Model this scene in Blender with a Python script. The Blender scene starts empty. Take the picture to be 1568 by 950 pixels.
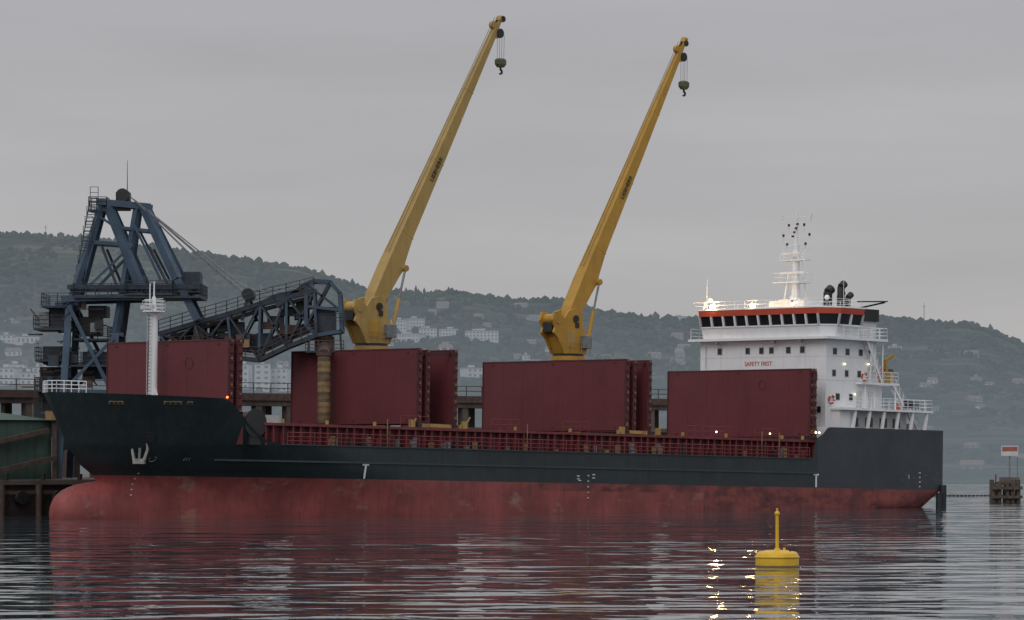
import bpy, bmesh, math, random
from mathutils import Vector, Matrix, noise
random.seed(7)
scene = bpy.context.scene
F = 5900.0      # focal length in image pixels (1568 wide image), used to place objects from image coordinates
EYE = 5.65      # eye height above the water
V = Vector
# ------------------------------------------------------------------ materials
def lnk(nt, a, b): nt.links.new(a, b)
HAZE=(.185,.218,.252)  # painted haze: colour the far land and houses emit themselves
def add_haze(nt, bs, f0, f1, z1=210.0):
    """aerial perspective painted into the material as emission, for land kilometres away: thicker low over the bay, thinner on the ridge"""
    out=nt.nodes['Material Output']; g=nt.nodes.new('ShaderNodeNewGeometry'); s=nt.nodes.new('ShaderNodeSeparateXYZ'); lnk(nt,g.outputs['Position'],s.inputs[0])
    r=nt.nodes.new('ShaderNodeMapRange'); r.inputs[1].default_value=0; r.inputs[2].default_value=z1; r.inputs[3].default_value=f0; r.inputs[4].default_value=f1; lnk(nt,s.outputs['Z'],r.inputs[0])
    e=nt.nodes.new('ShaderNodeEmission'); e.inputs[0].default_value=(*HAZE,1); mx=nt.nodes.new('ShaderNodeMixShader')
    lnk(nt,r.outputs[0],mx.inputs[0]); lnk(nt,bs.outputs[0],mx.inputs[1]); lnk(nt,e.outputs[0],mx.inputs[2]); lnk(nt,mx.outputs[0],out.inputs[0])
def pmat(name,col,rough=.6,metal=0.0,var=.18,scale=.6,streak=0.0,scol=(.05,.03,.02),bump=0.0,bscale=8,emit=None,estr=0,
         patch=0.0,pcol=None,pscale=.3,haze=None,sscale=1.6,prange=(.54,.68)):
    m = bpy.data.materials.new(name); m.use_nodes = True
    nt = m.node_tree; b = nt.nodes['Principled BSDF']
    b.inputs['Roughness'].default_value = rough; b.inputs['Metallic'].default_value = metal
    tc = nt.nodes.new('ShaderNodeTexCoord')
    n = nt.nodes.new('ShaderNodeTexNoise'); n.inputs['Scale'].default_value = scale; n.inputs['Detail'].default_value = 7
    n.inputs['Roughness'].default_value = .62
    lnk(nt, tc.outputs['Object'], n.inputs['Vector'])
    mr = nt.nodes.new('ShaderNodeMapRange'); mr.inputs[1].default_value = .3; mr.inputs[2].default_value = .7
    lnk(nt, n.outputs['Fac'], mr.inputs[0])
    mx = nt.nodes.new('ShaderNodeMix'); mx.data_type = 'RGBA'
    mx.inputs[6].default_value = (*[c*(1-var) for c in col], 1); mx.inputs[7].default_value = (*[min(1, c*(1+var)) for c in col], 1)
    lnk(nt, mr.outputs[0], mx.inputs[0]); out = mx.outputs[2]
    if patch > 0:
        n3 = nt.nodes.new('ShaderNodeTexNoise'); n3.inputs['Scale'].default_value = pscale; n3.inputs['Detail'].default_value = 8
        n3.inputs['Roughness'].default_value = .7
        mp3 = nt.nodes.new('ShaderNodeMapping'); mp3.inputs['Location'].default_value = (13, 7, 3); mp3.inputs['Scale'].default_value = (1, 1, 2.2)
        lnk(nt, tc.outputs['Object'], mp3.inputs[0]); lnk(nt, mp3.outputs[0], n3.inputs['Vector'])
        r3 = nt.nodes.new('ShaderNodeMapRange'); r3.inputs[1].default_value = prange[0]; r3.inputs[2].default_value = prange[1]; r3.inputs[4].default_value = patch
        lnk(nt, n3.outputs['Fac'], r3.inputs[0])
        m3 = nt.nodes.new('ShaderNodeMix'); m3.data_type = 'RGBA'; m3.inputs[7].default_value = (*pcol, 1)
        lnk(nt, r3.outputs[0], m3.inputs[0]); lnk(nt, out, m3.inputs[6]); out = m3.outputs[2]
    if streak > 0:
        mp = nt.nodes.new('ShaderNodeMapping'); mp.inputs['Scale'].default_value = (1.6, 1.6, .12)
        lnk(nt, tc.outputs['Object'], mp.inputs[0])
        n2 = nt.nodes.new('ShaderNodeTexNoise'); n2.inputs['Scale'].default_value = sscale; n2.inputs['Detail'].default_value = 5
        lnk(nt, mp.outputs[0], n2.inputs['Vector'])
        r2 = nt.nodes.new('ShaderNodeMapRange'); r2.inputs[1].default_value = .5; r2.inputs[2].default_value = .78; r2.inputs[4].default_value = streak
        lnk(nt, n2.outputs['Fac'], r2.inputs[0])
        m2 = nt.nodes.new('ShaderNodeMix'); m2.data_type = 'RGBA'; m2.inputs[7].default_value = (*scol, 1)
        lnk(nt, r2.outputs[0], m2.inputs[0]); lnk(nt, out, m2.inputs[6]); out = m2.outputs[2]
    lnk(nt, out, b.inputs['Base Color'])
    if bump > 0:
        bn = nt.nodes.new('ShaderNodeTexNoise'); bn.inputs['Scale'].default_value = bscale; bn.inputs['Detail'].default_value = 4
        lnk(nt, tc.outputs['Object'], bn.inputs['Vector'])
        bb = nt.nodes.new('ShaderNodeBump'); bb.inputs['Distance'].default_value = bump
        lnk(nt, bn.outputs['Fac'], bb.inputs['Height']); lnk(nt, bb.outputs[0], b.inputs['Normal'])
    if emit:
        b.inputs['Emission Color'].default_value = (*emit, 1); b.inputs['Emission Strength'].default_value = estr
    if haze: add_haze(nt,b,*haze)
    return m
M = {}
M['hull'] = pmat('hull_dark_green', (.017,.027,.030), .5, var=.35, scale=.25, streak=.35, scol=(.06,.055,.05), bump=.03, bscale=.7)
M['hulla'] = pmat('hull_blue_grey', (.036,.043,.053), .5, var=.25, scale=.3, streak=.3, scol=(.07,.06,.055), bump=.03, bscale=.7)
M['boot'] = pmat('antifouling_red', (.25,.056,.052), .65, var=.35, scale=.35, streak=.55, scol=(.085,.030,.032), patch=.6, pcol=(.30,.20,.15), pscale=.22, bump=.03, bscale=.7, prange=(.56,.66))
M['boots'] = pmat('boottop_scuffed', (.14,.035,.036), .65, var=.45, scale=.5, streak=.55, scol=(.05,.028,.03), patch=.7, pcol=(.30,.07,.055), pscale=.35, bump=.03, bscale=.7, prange=(.46,.56))
M['cover'] = pmat('hatch_maroon', (.125,.022,.027), .6, var=.14, scale=.22, streak=.35, scol=(.075,.018,.022), bump=.02, bscale=.9, patch=.25, pcol=(.15,.04,.045), pscale=.25)
M['coverd'] = pmat('hatch_edge_maroon', (.075,.015,.019), .6, var=.3, scale=1.2)
M['coam'] = pmat('coaming_red', (.18,.030,.034), .6, var=.3, scale=1.5, streak=.3)
M['deck'] = pmat('deck_red_oxide', (.12,.03,.03), .8)
M['white'] = pmat('white_paint', (.80,.805,.82), .45, var=.05, scale=.8, streak=.16, scol=(.50,.42,.34))
M['whited'] = pmat('white_paint_weathered', (.58,.58,.58), .5, var=.15, scale=1.5, streak=.25, scol=(.35,.27,.2))
M['glass'] = pmat('bridge_glass', (.012,.016,.02), .08, var=.3)
M['orange'] = pmat('orange_band', (.55,.085,.045), .5, var=.1)
M['yel'] = pmat('crane_yellow', (.40,.26,.075), .55, var=.14, scale=.5, streak=.45, scol=(.22,.14,.06))
M['yeld'] = pmat('crane_yellow_fresh', (.46,.25,.03), .55, var=.14, scale=.5, streak=.45, scol=(.25,.13,.03))
M['black'] = pmat('black_steel', (.02,.021,.023), .6, var=.4)
M['steel'] = pmat('grey_steel', (.20,.21,.22), .5, .3, var=.3, scale=3)
M['anchor'] = pmat('anchor_grey', (.30,.29,.27), .6, var=.35, scale=3)
M['olive'] = pmat('hook_block_green', (.10,.11,.05), .6, var=.4, scale=3)
M['blue'] = pmat('loader_blue', (.045,.080,.125), .6, var=.3, scale=.6, streak=.55, scol=(.045,.045,.05))
M['blued'] = pmat('loader_dark_blue', (.030,.042,.060), .65, var=.4, scale=1.2, streak=.4, scol=(.07,.05,.04))
M['rust'] = pmat('rusty_steel', (.085,.055,.047), .8, var=.4, scale=2)
M['belt'] = pmat('chute_tan', (.24,.16,.075), .8, var=.35, scale=1.5, streak=.5, scol=(.10,.07,.05))
M['beltd'] = pmat('chute_tan_dirty', (.15,.105,.06), .8, var=.35, scale=1.5, streak=.5, scol=(.08,.06,.05))
M['conc'] = pmat('quay_concrete', (.13,.105,.095), .9, var=.35, scale=.5, streak=.5, scol=(.05,.04,.035))
M['wall'] = pmat('quay_wall_dark', (.05,.033,.032), .9, var=.4, scale=.6, streak=.5, scol=(.02,.018,.018))
M['green'] = pmat('shed_green', (.055,.095,.075), .8, var=.25, scale=.4, streak=.4, scol=(.03,.05,.04))
M['buoy'] = pmat('buoy_yellow', (.72,.43,.015), .4, var=.1, scale=3, streak=.3, scol=(.38,.22,.04))
M['lampw'] = pmat('lamp_warm', (1,.6,.25), .5, emit=(1,.62,.22), estr=300)
M['lampw2'] = pmat('lamp_warm_dim', (1,.6,.25), .5, emit=(1,.62,.25), estr=130)
M['lamps'] = pmat('lamp_small', (1,.8,.5), .5, emit=(1,.8,.5), estr=4)
M['lampo'] = pmat('lamp_orange', (1,.3,.05), .5, emit=(1,.22,.03), estr=3)
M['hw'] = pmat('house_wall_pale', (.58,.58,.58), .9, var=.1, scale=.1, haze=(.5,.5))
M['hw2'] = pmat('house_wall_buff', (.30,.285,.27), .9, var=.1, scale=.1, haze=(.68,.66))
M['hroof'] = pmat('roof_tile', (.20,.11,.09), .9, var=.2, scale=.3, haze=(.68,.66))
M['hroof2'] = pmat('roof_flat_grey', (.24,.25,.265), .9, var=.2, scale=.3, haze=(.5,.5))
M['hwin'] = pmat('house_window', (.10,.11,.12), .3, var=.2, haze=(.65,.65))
M['board'] = pmat('board_red', (.35,.10,.08), .6, var=.2)
M['wood'] = pmat('old_timber', (.10,.075,.06), .9, var=.4, scale=2, streak=.4)
# ------------------------------------------------------------------ mesh builder
class MB:
    def __init__(s): s.v=[]; s.f=[]; s.m=[]; s.sm=[]; s.mats=[]
    def mi(s, k):
        if k not in s.mats: s.mats.append(k)
        return s.mats.index(k)
    def add(s, vs, fs, mat, smooth=False):
        o = len(s.v); s.v += [V(p) for p in vs]; k = s.mi(mat)
        for f in fs: s.f.append([i+o for i in f]); s.m.append(k); s.sm.append(smooth)
    def box(s, c, d, mat):
        x,y,z = c; a,b,e = d[0]/2, d[1]/2, d[2]/2
        vs = [(x+i*a, y+j*b, z+k*e) for i in (-1,1) for j in (-1,1) for k in (-1,1)]
        s.add(vs, [(0,1,3,2),(4,6,7,5),(0,4,5,1),(2,3,7,6),(0,2,6,4),(1,5,7,3)], mat)
    def box2(s, a, b, mat):
        s.box([(a[i]+b[i])/2 for i in range(3)], [abs(a[i]-b[i]) for i in range(3)], mat)
    def beam(s, p, q, w, h, mat, up=(0,0,1), w2=None, h2=None):
        p=V(p); q=V(q); d=(q-p)
        if d.length<1e-6: return
        d.normalize(); up=V(up)
        if abs(d.dot(up))>.98: up=V((1,0,0))
        sd=d.cross(up).normalized(); u2=sd.cross(d).normalized()
        w2=w if w2 is None else w2; h2=h if h2 is None else h2
        vs=[]
        for c,ww,hh in ((p,w,h),(q,w2,h2)):
            for i,j in ((-1,-1),(1,-1),(1,1),(-1,1)): vs.append(c+sd*(i*ww/2)+u2*(j*hh/2))
        s.add(vs,[(0,1,2,3),(7,6,5,4),(0,4,5,1),(1,5,6,2),(2,6,7,3),(3,7,4,0)],mat)
    def cyl(s, p, q, r1, r2, mat, n=10, caps=True):
        p=V(p); q=V(q); d=(q-p).normalized(); up=V((0,0,1))
        if abs(d.dot(up))>.98: up=V((1,0,0))
        a=d.cross(up).normalized(); b=a.cross(d).normalized(); vs=[]
        for c,r in ((p,r1),(q,r2)):
            for i in range(n):
                t=2*math.pi*i/n; vs.append(c+a*(math.cos(t)*r)+b*(math.sin(t)*r))
        s.add(vs,[(i,(i+1)%n,n+(i+1)%n,n+i) for i in range(n)],mat,n>=8)
        if caps: s.add(vs[:n],[tuple(range(n))],mat); s.add(vs[n:],[tuple(range(n))],mat)
    def loft(s, rings, mat, caps=True, smooth=False):
        n=len(rings[0]); vs=[p for r in rings for p in r]; fs=[]
        for k in range(len(rings)-1):
            for i in range(n): fs.append((k*n+i,k*n+(i+1)%n,(k+1)*n+(i+1)%n,(k+1)*n+i))
        if caps: fs.append(tuple(range(n))); fs.append(tuple(range(len(vs)-n,len(vs))))
        s.add(vs,fs,mat,smooth)
    def rev(s, prof, c, mat, n=24):
        rings=[[(c[0]+r*math.cos(2*math.pi*i/n), c[1]+r*math.sin(2*math.pi*i/n), c[2]+z) for i in range(n)] for r,z in prof]
        s.loft(rings,mat,True,True)
    def sph(s, c, r, mat, n=10):
        rings=[]
        for k in range(1,n):
            t=math.pi*k/n; rings.append([(c[0]+r*math.sin(t)*math.cos(2*math.pi*i/n), c[1]+r*math.sin(t)*math.sin(2*math.pi*i/n), c[2]-r*math.cos(t)) for i in range(n)])
        s.loft(rings,mat,True,True)
    def rail(s, pts, h, mat, sp=1.4, r=.035, lv=3):
        for a,b in zip(pts[:-1],pts[1:]):
            a=V(a); b=V(b); L=(b-a).length; n=max(1,int(L/sp))
            for i in range(n+1):
                p=a.lerp(b,i/n); s.cyl(p,p+V((0,0,h)),r,r,mat,4,False)
            for k in range(1,lv+1): s.cyl(a+V((0,0,h*k/lv)),b+V((0,0,h*k/lv)),r*.8,r*.8,mat,4,False)
    def out(s, name, parent=None, flip=False, org=None, recalc=True, bevel=0):
        me=bpy.data.meshes.new(name); o=V(org) if org else V((0,0,0))
        vs=[(p.x-o.x, (-(p.y-o.y) if flip else p.y-o.y), p.z-o.z) for p in s.v]
        me.from_pydata(vs,[],s.f)
        for k in s.mats: me.materials.append(M[k])
        me.polygons.foreach_set('material_index', s.m); me.polygons.foreach_set('use_smooth', s.sm)
        if recalc:
            bm=bmesh.new(); bm.from_mesh(me); bmesh.ops.recalc_face_normals(bm,faces=bm.faces); bm.to_mesh(me); bm.free()
        me.update(); ob=bpy.data.objects.new(name,me); scene.collection.objects.link(ob)
        if parent: ob.parent=parent
        elif org: ob.location=o
        if bevel:
            md=ob.modifiers.new('bevel','BEVEL'); md.width=bevel; md.segments=2; md.limit_method='ANGLE'
        return ob
def empty(name, loc=(0,0,0), rot=(0,0,0)):
    e=bpy.data.objects.new(name,None); e.location=loc; e.rotation_euler=rot; e.empty_display_size=1
    scene.collection.objects.link(e); return e
def text(name, body, size, mat, parent, mtx):
    cu=bpy.data.curves.new(name,'FONT'); cu.body=body; cu.size=size; cu.align_x='CENTER'; cu.align_y='CENTER'; cu.extrude=.01
    t=bpy.data.objects.new(name+'_c',cu); scene.collection.objects.link(t); bpy.context.view_layer.update()
    me=bpy.data.meshes.new_from_object(t); bpy.data.objects.remove(t)
    me.materials.clear(); me.materials.append(M[mat])
    ob=bpy.data.objects.new(name,me); scene.collection.objects.link(ob); ob.parent=parent; ob.matrix_local=mtx; return ob
def itp(tab,x):
    if x<=tab[0][0]: return tab[0][1]
    for (a,b),(c,d) in zip(tab[:-1],tab[1:]):
        if x<=c: return b+(d-b)*(x-a)/(c-a)
    return tab[-1][1]
# ------------------------------------------------------------------ SHIP  (u aft, v port, z up)
X0,Y0=-37.5,317.0; TRIM=.019
ship=empty('cargo_ship',(X0,Y0,104*TRIM),(0,TRIM,math.radians(45)))
HB=10.2
def us(z): return itp([(-4,4.8),(1.0,4.3),(1.7,3.8),(2.6,2.4),(4.2,1.1),(8.5,-.9)],z)
def hb(u,z):
    d=u-us(z)
    if d<=0: return .02
    Le=itp([(-4,36),(0,31),(1.7,27),(4.4,20.5),(8.4,14.5)],z)
    r=min(1,d/Le); f=(1-(1-r)**2.1)**.85
    e=103.3-u
    if z<2.0:
        Lr=itp([(-4,40),(-1,20),(0,8),(1.2,3),(2.0,.5)],z); Rm=itp([(-4,.1),(-1,.6),(0,.86),(1.2,.96),(2,1)],z)
        if e<Lr: f*=Rm+(1-Rm)*(1-(1-e/Lr)**2)**.6
    return max(.02,HB*f)
TOP=[(-1,8.5),(10.2,8.15),(10.9,7.9),(11.6,7.2),(12.4,6.2),(13.2,5.4),(14.2,4.8),(15.5,4.5),(16.2,4.45),(83.4,4.45),(83.9,6.2),(84.2,6.5),(85.0,6.9),(85.6,7.45),(86,7.55),(103.3,7.6)]
qs=[0,.12,.3,.55,.9,1.3,1.8,2.4,3,3.7,4.5,5.3,6.2,7.2,8.2,9.2,10.2,10.6,10.9,11.3,11.6,12,12.4,12.8,13.2,13.7,14.2,14.8,15.5,16.2,17.5,19,21,23,26,29,33]+list(range(36,83,4))+[83.4,83.9,84.2,85,85.6,86,88,91,94,97,99,100.5,101.5,102.3,102.9,103.3]
zr=[-4,-3,-2,-1,-.5,0,.5,1.0,1.35,1.7,2.2,2.6,3.2,3.8,4.2,4.4]
b=MB(); rows=len(zr)+4
for side in (1,-1):
    o=len(b.v); grid=[]
    for q in qs:
        t=itp(TOP,q)
        zz=zr+[4.4+(t-4.4)*k for k in (.25,.5,.75,1)]
        for z in zz:
            u=q+us(z)*max(0,1-q/34) if q<34 else q
            if q>98 and z<1.5: u=q-(q-98)/5.3*itp([(-4,6),(0,2.6),(1.5,.6)],z)
            grid.append((u, side*hb(u,z) if q>0 else 0, z))
    for p in grid: b.v.append(V(p))
    for i in range(len(qs)-1):
        for j in range(rows-1):
            b.f.append([o+i*rows+j,o+(i+1)*rows+j,o+(i+1)*rows+j+1,o+i*rows+j+1])
            z=(zr+[9]*5)[j]
            b.m.append(b.mi(('boots' if (z>=1.0 and qs[i]>40) or qs[i]>=68 else 'boot') if z<1.7 else ('hulla' if qs[i]>=84 else 'hull'))); b.sm.append(True)
    if side==1: op=o+(len(qs)-1)*rows
    else: os_=o+(len(qs)-1)*rows
for j in range(rows-1):
    b.f.append([op+j,op+j+1,os_+j+1,os_+j]); b.m.append(b.mi('boot' if (zr+[9]*5)[j]<1.7 else 'hulla')); b.sm.append(False)
b.out('hull',ship,True)
b=MB(); rings=[]
for k in range(17):
    t=math.pi*(k+.35)/17.3; cx=5.6; a=5.8
    uu=cx-a*math.cos(t) if t<math.pi/2 else cx-a*math.cos(t)*1.6; rr=math.sin(t)**.62
    rings.append([(uu, 2.15*rr*math.sin(w)*(1), -1.5+2.75*rr*math.cos(w)) for w in [2*math.pi*i/28 for i in range(28)]])
b.loft(rings,'boot',True,True)
b.out('bulbous_bow',ship,True)
b=MB()
def deck(b,u0,u1,z,mat,n=14,ins=.12):
    pr=[]
    for i in range(n+1):
        u=u0+(u1-u0)*i/n; h=max(.01,hb(u,z)-ins); pr.append((u,h))
    vs=[(u,h,z) for u,h in pr]+[(u,-h,z) for u,h in pr]; m=n+1
    b.add(vs,[(i,i+1,m+i+1,m+i) for i in range(n)],mat)
deck(b,.1,12.2,7.1,'deck'); deck(b,12.2,86,4.36,'deck'); deck(b,85.3,103.2,6.6,'deck')
b.box2((12.1,-9.2,4.4),(12.2,9.2,7.1),'deck'); b.box2((85.3,-10,4.4),(85.4,10,6.6),'whited')
b.out('decks',ship,True)
b=MB()
n=60
for sgn in (1,-1):
    prev=None
    for i in range(n+1):
        u=11+73*i/n; p=V((u,sgn*(hb(u,3.1)+.04),3.1))
        if prev: b.beam(prev,p,.12,.16,'hulla')
        prev=p
    prev=None
    for i in range(n+1):
        u=16+67.3*i/n; p=V((u,sgn*(hb(u,4.45)+.02),4.48))
        if prev: b.beam(prev,p,.16,.1,'hulla')
        prev=p
b.out('rubbing_strake',ship,True)
def frame(u,z):
    p=V((u,hb(u,z),z)); tu=(V((u+.3,hb(u+.3,z),z))-p).normalized(); tz=(V((u,hb(u,z+.3),z+.3))-p).normalized()
    nn=tu.cross(tz)
    if nn.y<0: nn=-nn
    return p,tu,tz,nn.normalized()
b=MB()
for u,z,w,h in ((2.6,7.65,1.2,.28),(6.1,7.7,1.5,.28),(7.3,7.7,.5,.28)):
    p,tu,tz,nn=frame(u,z)
    b.beam(p-tu*w/2+nn*.0,p+tu*w/2+nn*.0,.1,h,'belt',tz)
    for k in range(3):
        c=p+tu*w*(k-1)*.3; b.beam(c-tu*w*.11+nn*.03,c+tu*w*.11+nn*.03,.1,h-.12,'black',tz)
p,tu,tz,nn=frame(5.6,4.9); b.cyl(p-nn*.3,p+nn*.12,.42,.48,'black',16)
def mark(u,z,w,h,mat='white',sgn=1):
    p,tu,tz,nn=frame(u,z); b.beam(p-tu*w/2+nn*.02,p+tu*w/2+nn*.02,.02,h,mat,tz)
for u in (25.2,84.0):
    mark(u,2.95,.75,.16); mark(u,2.35,.2,1.2)
for k in range(5): mark(52.5,.4+k*.5,.22,.1,'whited')
for u,z in ((51.2,2.35),(51.2,2.1),(51.4,1.95),(53.2,2.5),(53.2,2.2)): mark(u,z,.35,.1,'whited')
for k in range(4):
    mark(99.7,2.0+k*.45,.22,.12,'whited'); mark(98,2.8+k*.1,.1,.08,'whited')
for k in range(10): mark(97+k*.6,2.6+((k*37)%5)*.25,.12,.08,'steel')
for k in range(7): mark(6.4,-.8+k*.45,.13,.1,'whited')
for w in range(10):
    a=w*.66; p,tu,tz,nn=frame(6.6,3.1); c=p+nn*.03
    q1=c+tu*math.cos(a)*.28+tz*math.sin(a)*.28; q2=c+tu*math.cos(a+.66)*.28+tz*math.sin(a+.66)*.28
    if w not in (2,3): b.beam(q1,q2,.03,.06,'steel')
p,tu,tz,nn=frame(8.8,3.0)
for k in range(3): b.beam(p+tu*(k*.22)+nn*.03,p+tu*(k*.22)+tz*.3+nn*.03,.06,.06,'steel')
b.cyl((103.2,10.35,-1.0),(103.2,10.35,2.2),.35,.35,'black',12); b.cyl((102.5,10.4,-1),(102.5,10.4,1.4),.3,.3,'black',12)
b.out('hull_marks_and_fairleads',ship,True)
b=MB(); p,tu,tz,nn=frame(5.6,3.55); tu=V((.55,.83,0)).normalized(); tz=V((0,.10,.99)).normalized(); nn=V((-.8,.55,-.2)).normalized(); p=p+nn*.35
b.beam(p-tu*.5-tz*.6,p+tu*.5-tz*.6,.4,.42,'anchor',tz)
b.beam(p-tz*.5,p+tz*.5,.2,.2,'steel',nn)
for s in (-1,1):
    b.beam(p+tu*(.42*s)-tz*.5,p+tu*(.66*s)+tz*.4,.22,.34,'anchor',nn,.18,.26)
    b.beam(p+tu*(.66*s)+tz*.4,p+tu*(.5*s)+tz*1.0,.16,.24,'anchor',nn,.05,.06)
b.out('anchor',ship,True)
b=MB()
CV=9.0
b.box2((14.5,-CV,4.4),(85.2,CV,6.05),'coverd')
for s in (1,-1):
    b.box2((14.3,s*(CV+.42),6.05),(85.2,s*(CV-.3),6.28),'coam')
    u=14.6; i=0
    while u<85:
        b.add([(u-.05,s*CV,4.4),(u-.05,s*(CV+.42),4.4),(u-.05,s*(CV+.36),6.05),(u-.05,s*CV,6.05),(u+.05,s*CV,4.4),(u+.05,s*(CV+.42),4.4),(u+.05,s*(CV+.36),6.05),(u+.05,s*CV,6.05)],
              [(0,1,2,3),(4,5,6,7),(1,5,6,2),(0,4,5,1),(2,6,7,3)],'coam')
        u+=.95 + (.15 if i%3 else -.1); i+=1
    b.rail([(16.5,s*9.95,4.45),(83.3,s*9.95,4.45)],1.05,'coam',1.5,.045,3)
b.box2((14.3,-CV,6.05),(14.8,CV,6.28),'coam')
b.out('hatch_coaming',ship,True)
b=MB()
for i in range(46):
    u=16+random.random()*67; k=random.choice(['belt','steel','coam','black','steel','belt','coam'])
    v=9.55+random.random()*.25; h=.3+random.random()*.8; b.box((u,v,4.42+h/2),(.15+random.random()*.35,.3,h),k)
for u in (16.5,21.5,27,37.2,44,51,57.3,61.0,66,72,80,83):
    b.box((u,9.3,6.45),(.2,.2,.35),'yel')
for u in (31.4,37.7,57.8,62.6):
    b.box((u,9.3,6.6),(.5,.3,.65),'yel'); b.beam((u,9.3,6.4),(u+.8,9.2,7.3),.1,.1,'yel')
for u in (30,41,50,66.5,70,76): b.rail([(u,9.35,6.28),(u+3.4,9.35,6.28)],.95,'coam',1.1,.035,2)
for u in (28,45,76.5,79): b.cyl((u,9.85,4.45),(u,9.85,6.9),.05,.05,'belt',6)
b.out('deck_fittings',ship,True)
def leaf(b,u,v0,v1,th=.62,z0=6.6,z1=13.15,skew=0):
    b.box2((u,v0,z0),(u+th,v1,z1),'cover')
    b.box2((u-.03,v0,z1-.14),(u+.02,v1,z1-.02),'coverd')
    for vv in (v0,v1):
        s=1 if vv>0 else -1
        for k in range(9):
            z=z0+.35+k*(z1-z0-.7)/8
            b.box((u+th*.5,vv+s*.05,z),(th*.8,.14,.16),'coverd')
            if k%2==0 or k==3: b.box((u+th*.5,vv+s*.12,z+.22),(.14,.1,.16),'belt')
        b.box2((u-.05,vv-s*.0,z0),(u+.12,vv+s*.1,z1),'coverd')
    n=int((v1-v0)/2.9)
    for k in range(1,n+1):
        v=v0+(v1-v0)*k/(n+1); b.box((u-.004,v,(z0+z1)/2),(.012,.03,(z1-z0)*.97),'cover')
    for v in (v0+1.2,v1-1.2,(v0+v1)/2):
        b.box((u-.02,v,z1-.35),(.05,.3,.12),'coverd'); b.box((u-.02,v,z0+.3),(.05,.25,.15),'coverd')
def stack(name,u0,u1,v0,v1,three=False):
    b=MB(); leaf(b,u0,v0,v1); leaf(b,u1-.62,v0,v1)
    if three: leaf(b,u0+1.15,v0+.1,v1-.1,.5,6.7,13.05)
    for s,vv in ((1,v1),(-1,v0)):
        b.beam((u0+.5,vv-s*.3,12.6),(u1-.5,vv-s*.3,12.8),.2,.3,'coverd')
        b.beam((u0+.6,vv-s*.2,6.5),(u1-.4,vv-s*.2,6.45),.3,.3,'yel')
        b.box((u0+.3,vv,6.42),(.5,.3,.4),'black'); b.box((u1-.3,vv,6.42),(.5,.3,.4),'black')
    return b.out(name,ship,True,bevel=.03)
stack('hatch_cover_1',11.6,13.2,-7.9,7.9); stack('hatch_cover_2',32.0,36.9,-7.0,9.2,True)
stack('hatch_cover_3',58.2,61.8,-9.2,9.2,True); stack('hatch_cover_4',84.0,85.1,-9.2,9.2)
b=MB()
def ring(b,c,r,t,mat,n=24):
    for i in range(n):
        a=2*math.pi*i/n; a2=2*math.pi*(i+1)/n
        b.beam((c[0],c[1]+r*math.cos(a),c[2]+r*math.sin(a)),(c[0],c[1]+r*math.cos(a2),c[2]+r*math.sin(a2)),.02,t,mat)
ring(b,(11.585,2.9,11.2),.5,.06,'coverd'); ring(b,(83.985,3.2,11.6),.45,.06,'coverd')
b.sph((11.4,8.1,7.15),.16,'lampo'); b.sph((11.4,8.1,8.3),.1,'lampo',8)
b.cyl((13.5,9.3,6.2),(13.5,8.0,6.2),.95,.95,'rust',20); b.cyl((13.5,9.35,6.2),(13.5,9.25,6.2),1.2,1.2,'black',20)
b.box((13.5,8.6,5.0),(1.2,1.4,1.2),'black')
b.out('cover_fittings',ship,True)
b=MB()
b.rail([(.2,-2.2,8.45),(-.6,-.6,8.45),(-.6,.6,8.45),(.9,2.6,8.4)],.95,'white',.55,.045,3)
b.cyl((2.8,1.8,7.1),(2.8,1.8,8.1),.25,.25,'black',10); b.cyl((3.4,-1.8,7.1),(3.4,-1.8,8.1),.25,.25,'black',10)
b.box((5.8,0,7.7),(1.6,4.5,1.1),'steel'); b.cyl((6,-2.8,7.9),(6,2.8,7.9),.5,.5,'steel',14)
mu=10.1
b.cyl((mu,0,7.1),(mu,0,8.2),.75,.42,'white',12); b.cyl((mu,0,8.2),(mu,0,15.6),.40,.34,'white',12); b.cyl((mu,0,15.6),(mu,0,16.8),.22,.16,'white',8)
b.cyl((mu,0,16.8),(mu,0,18.1),.07,.05,'white',6); b.cyl((mu-.45,.0,16),(mu-.45,0,17.9),.05,.05,'white',5)
for s in (-1,1): b.beam((mu,s*1.0,7.2),(mu,s*.3,9.2),.14,.14,'white')
b.cyl((mu-.48,.25,8),(mu-.48,.25,15.4),.03,.03,'whited',4); b.cyl((mu-.48,-.25,8),(mu-.48,-.25,15.4),.03,.03,'whited',4)
for k in range(25): b.cyl((mu-.48,-.25,8+k*.3),(mu-.48,.25,8+k*.3),.03,.03,'steel',4,False)
b.cyl((mu,0,15.5),(mu,0,15.62),.95,.95,'white',12)
pts=[(mu+.95*math.cos(a*math.pi/4),.95*math.sin(a*math.pi/4),15.6) for a in range(9)]
b.rail(pts,.85,'white',.6,.035,3)
for s in (-1,1): b.box((mu-.7,s*.6,15.9),(.3,.3,.35),'whited'); b.beam((mu,s*.9,15.5),(mu,0,14.6),.06,.06,'white')
b.beam((mu,-1.2,16.6),(mu,1.2,16.6),.06,.06,'white')
b.out('foremast',ship,True)
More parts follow.
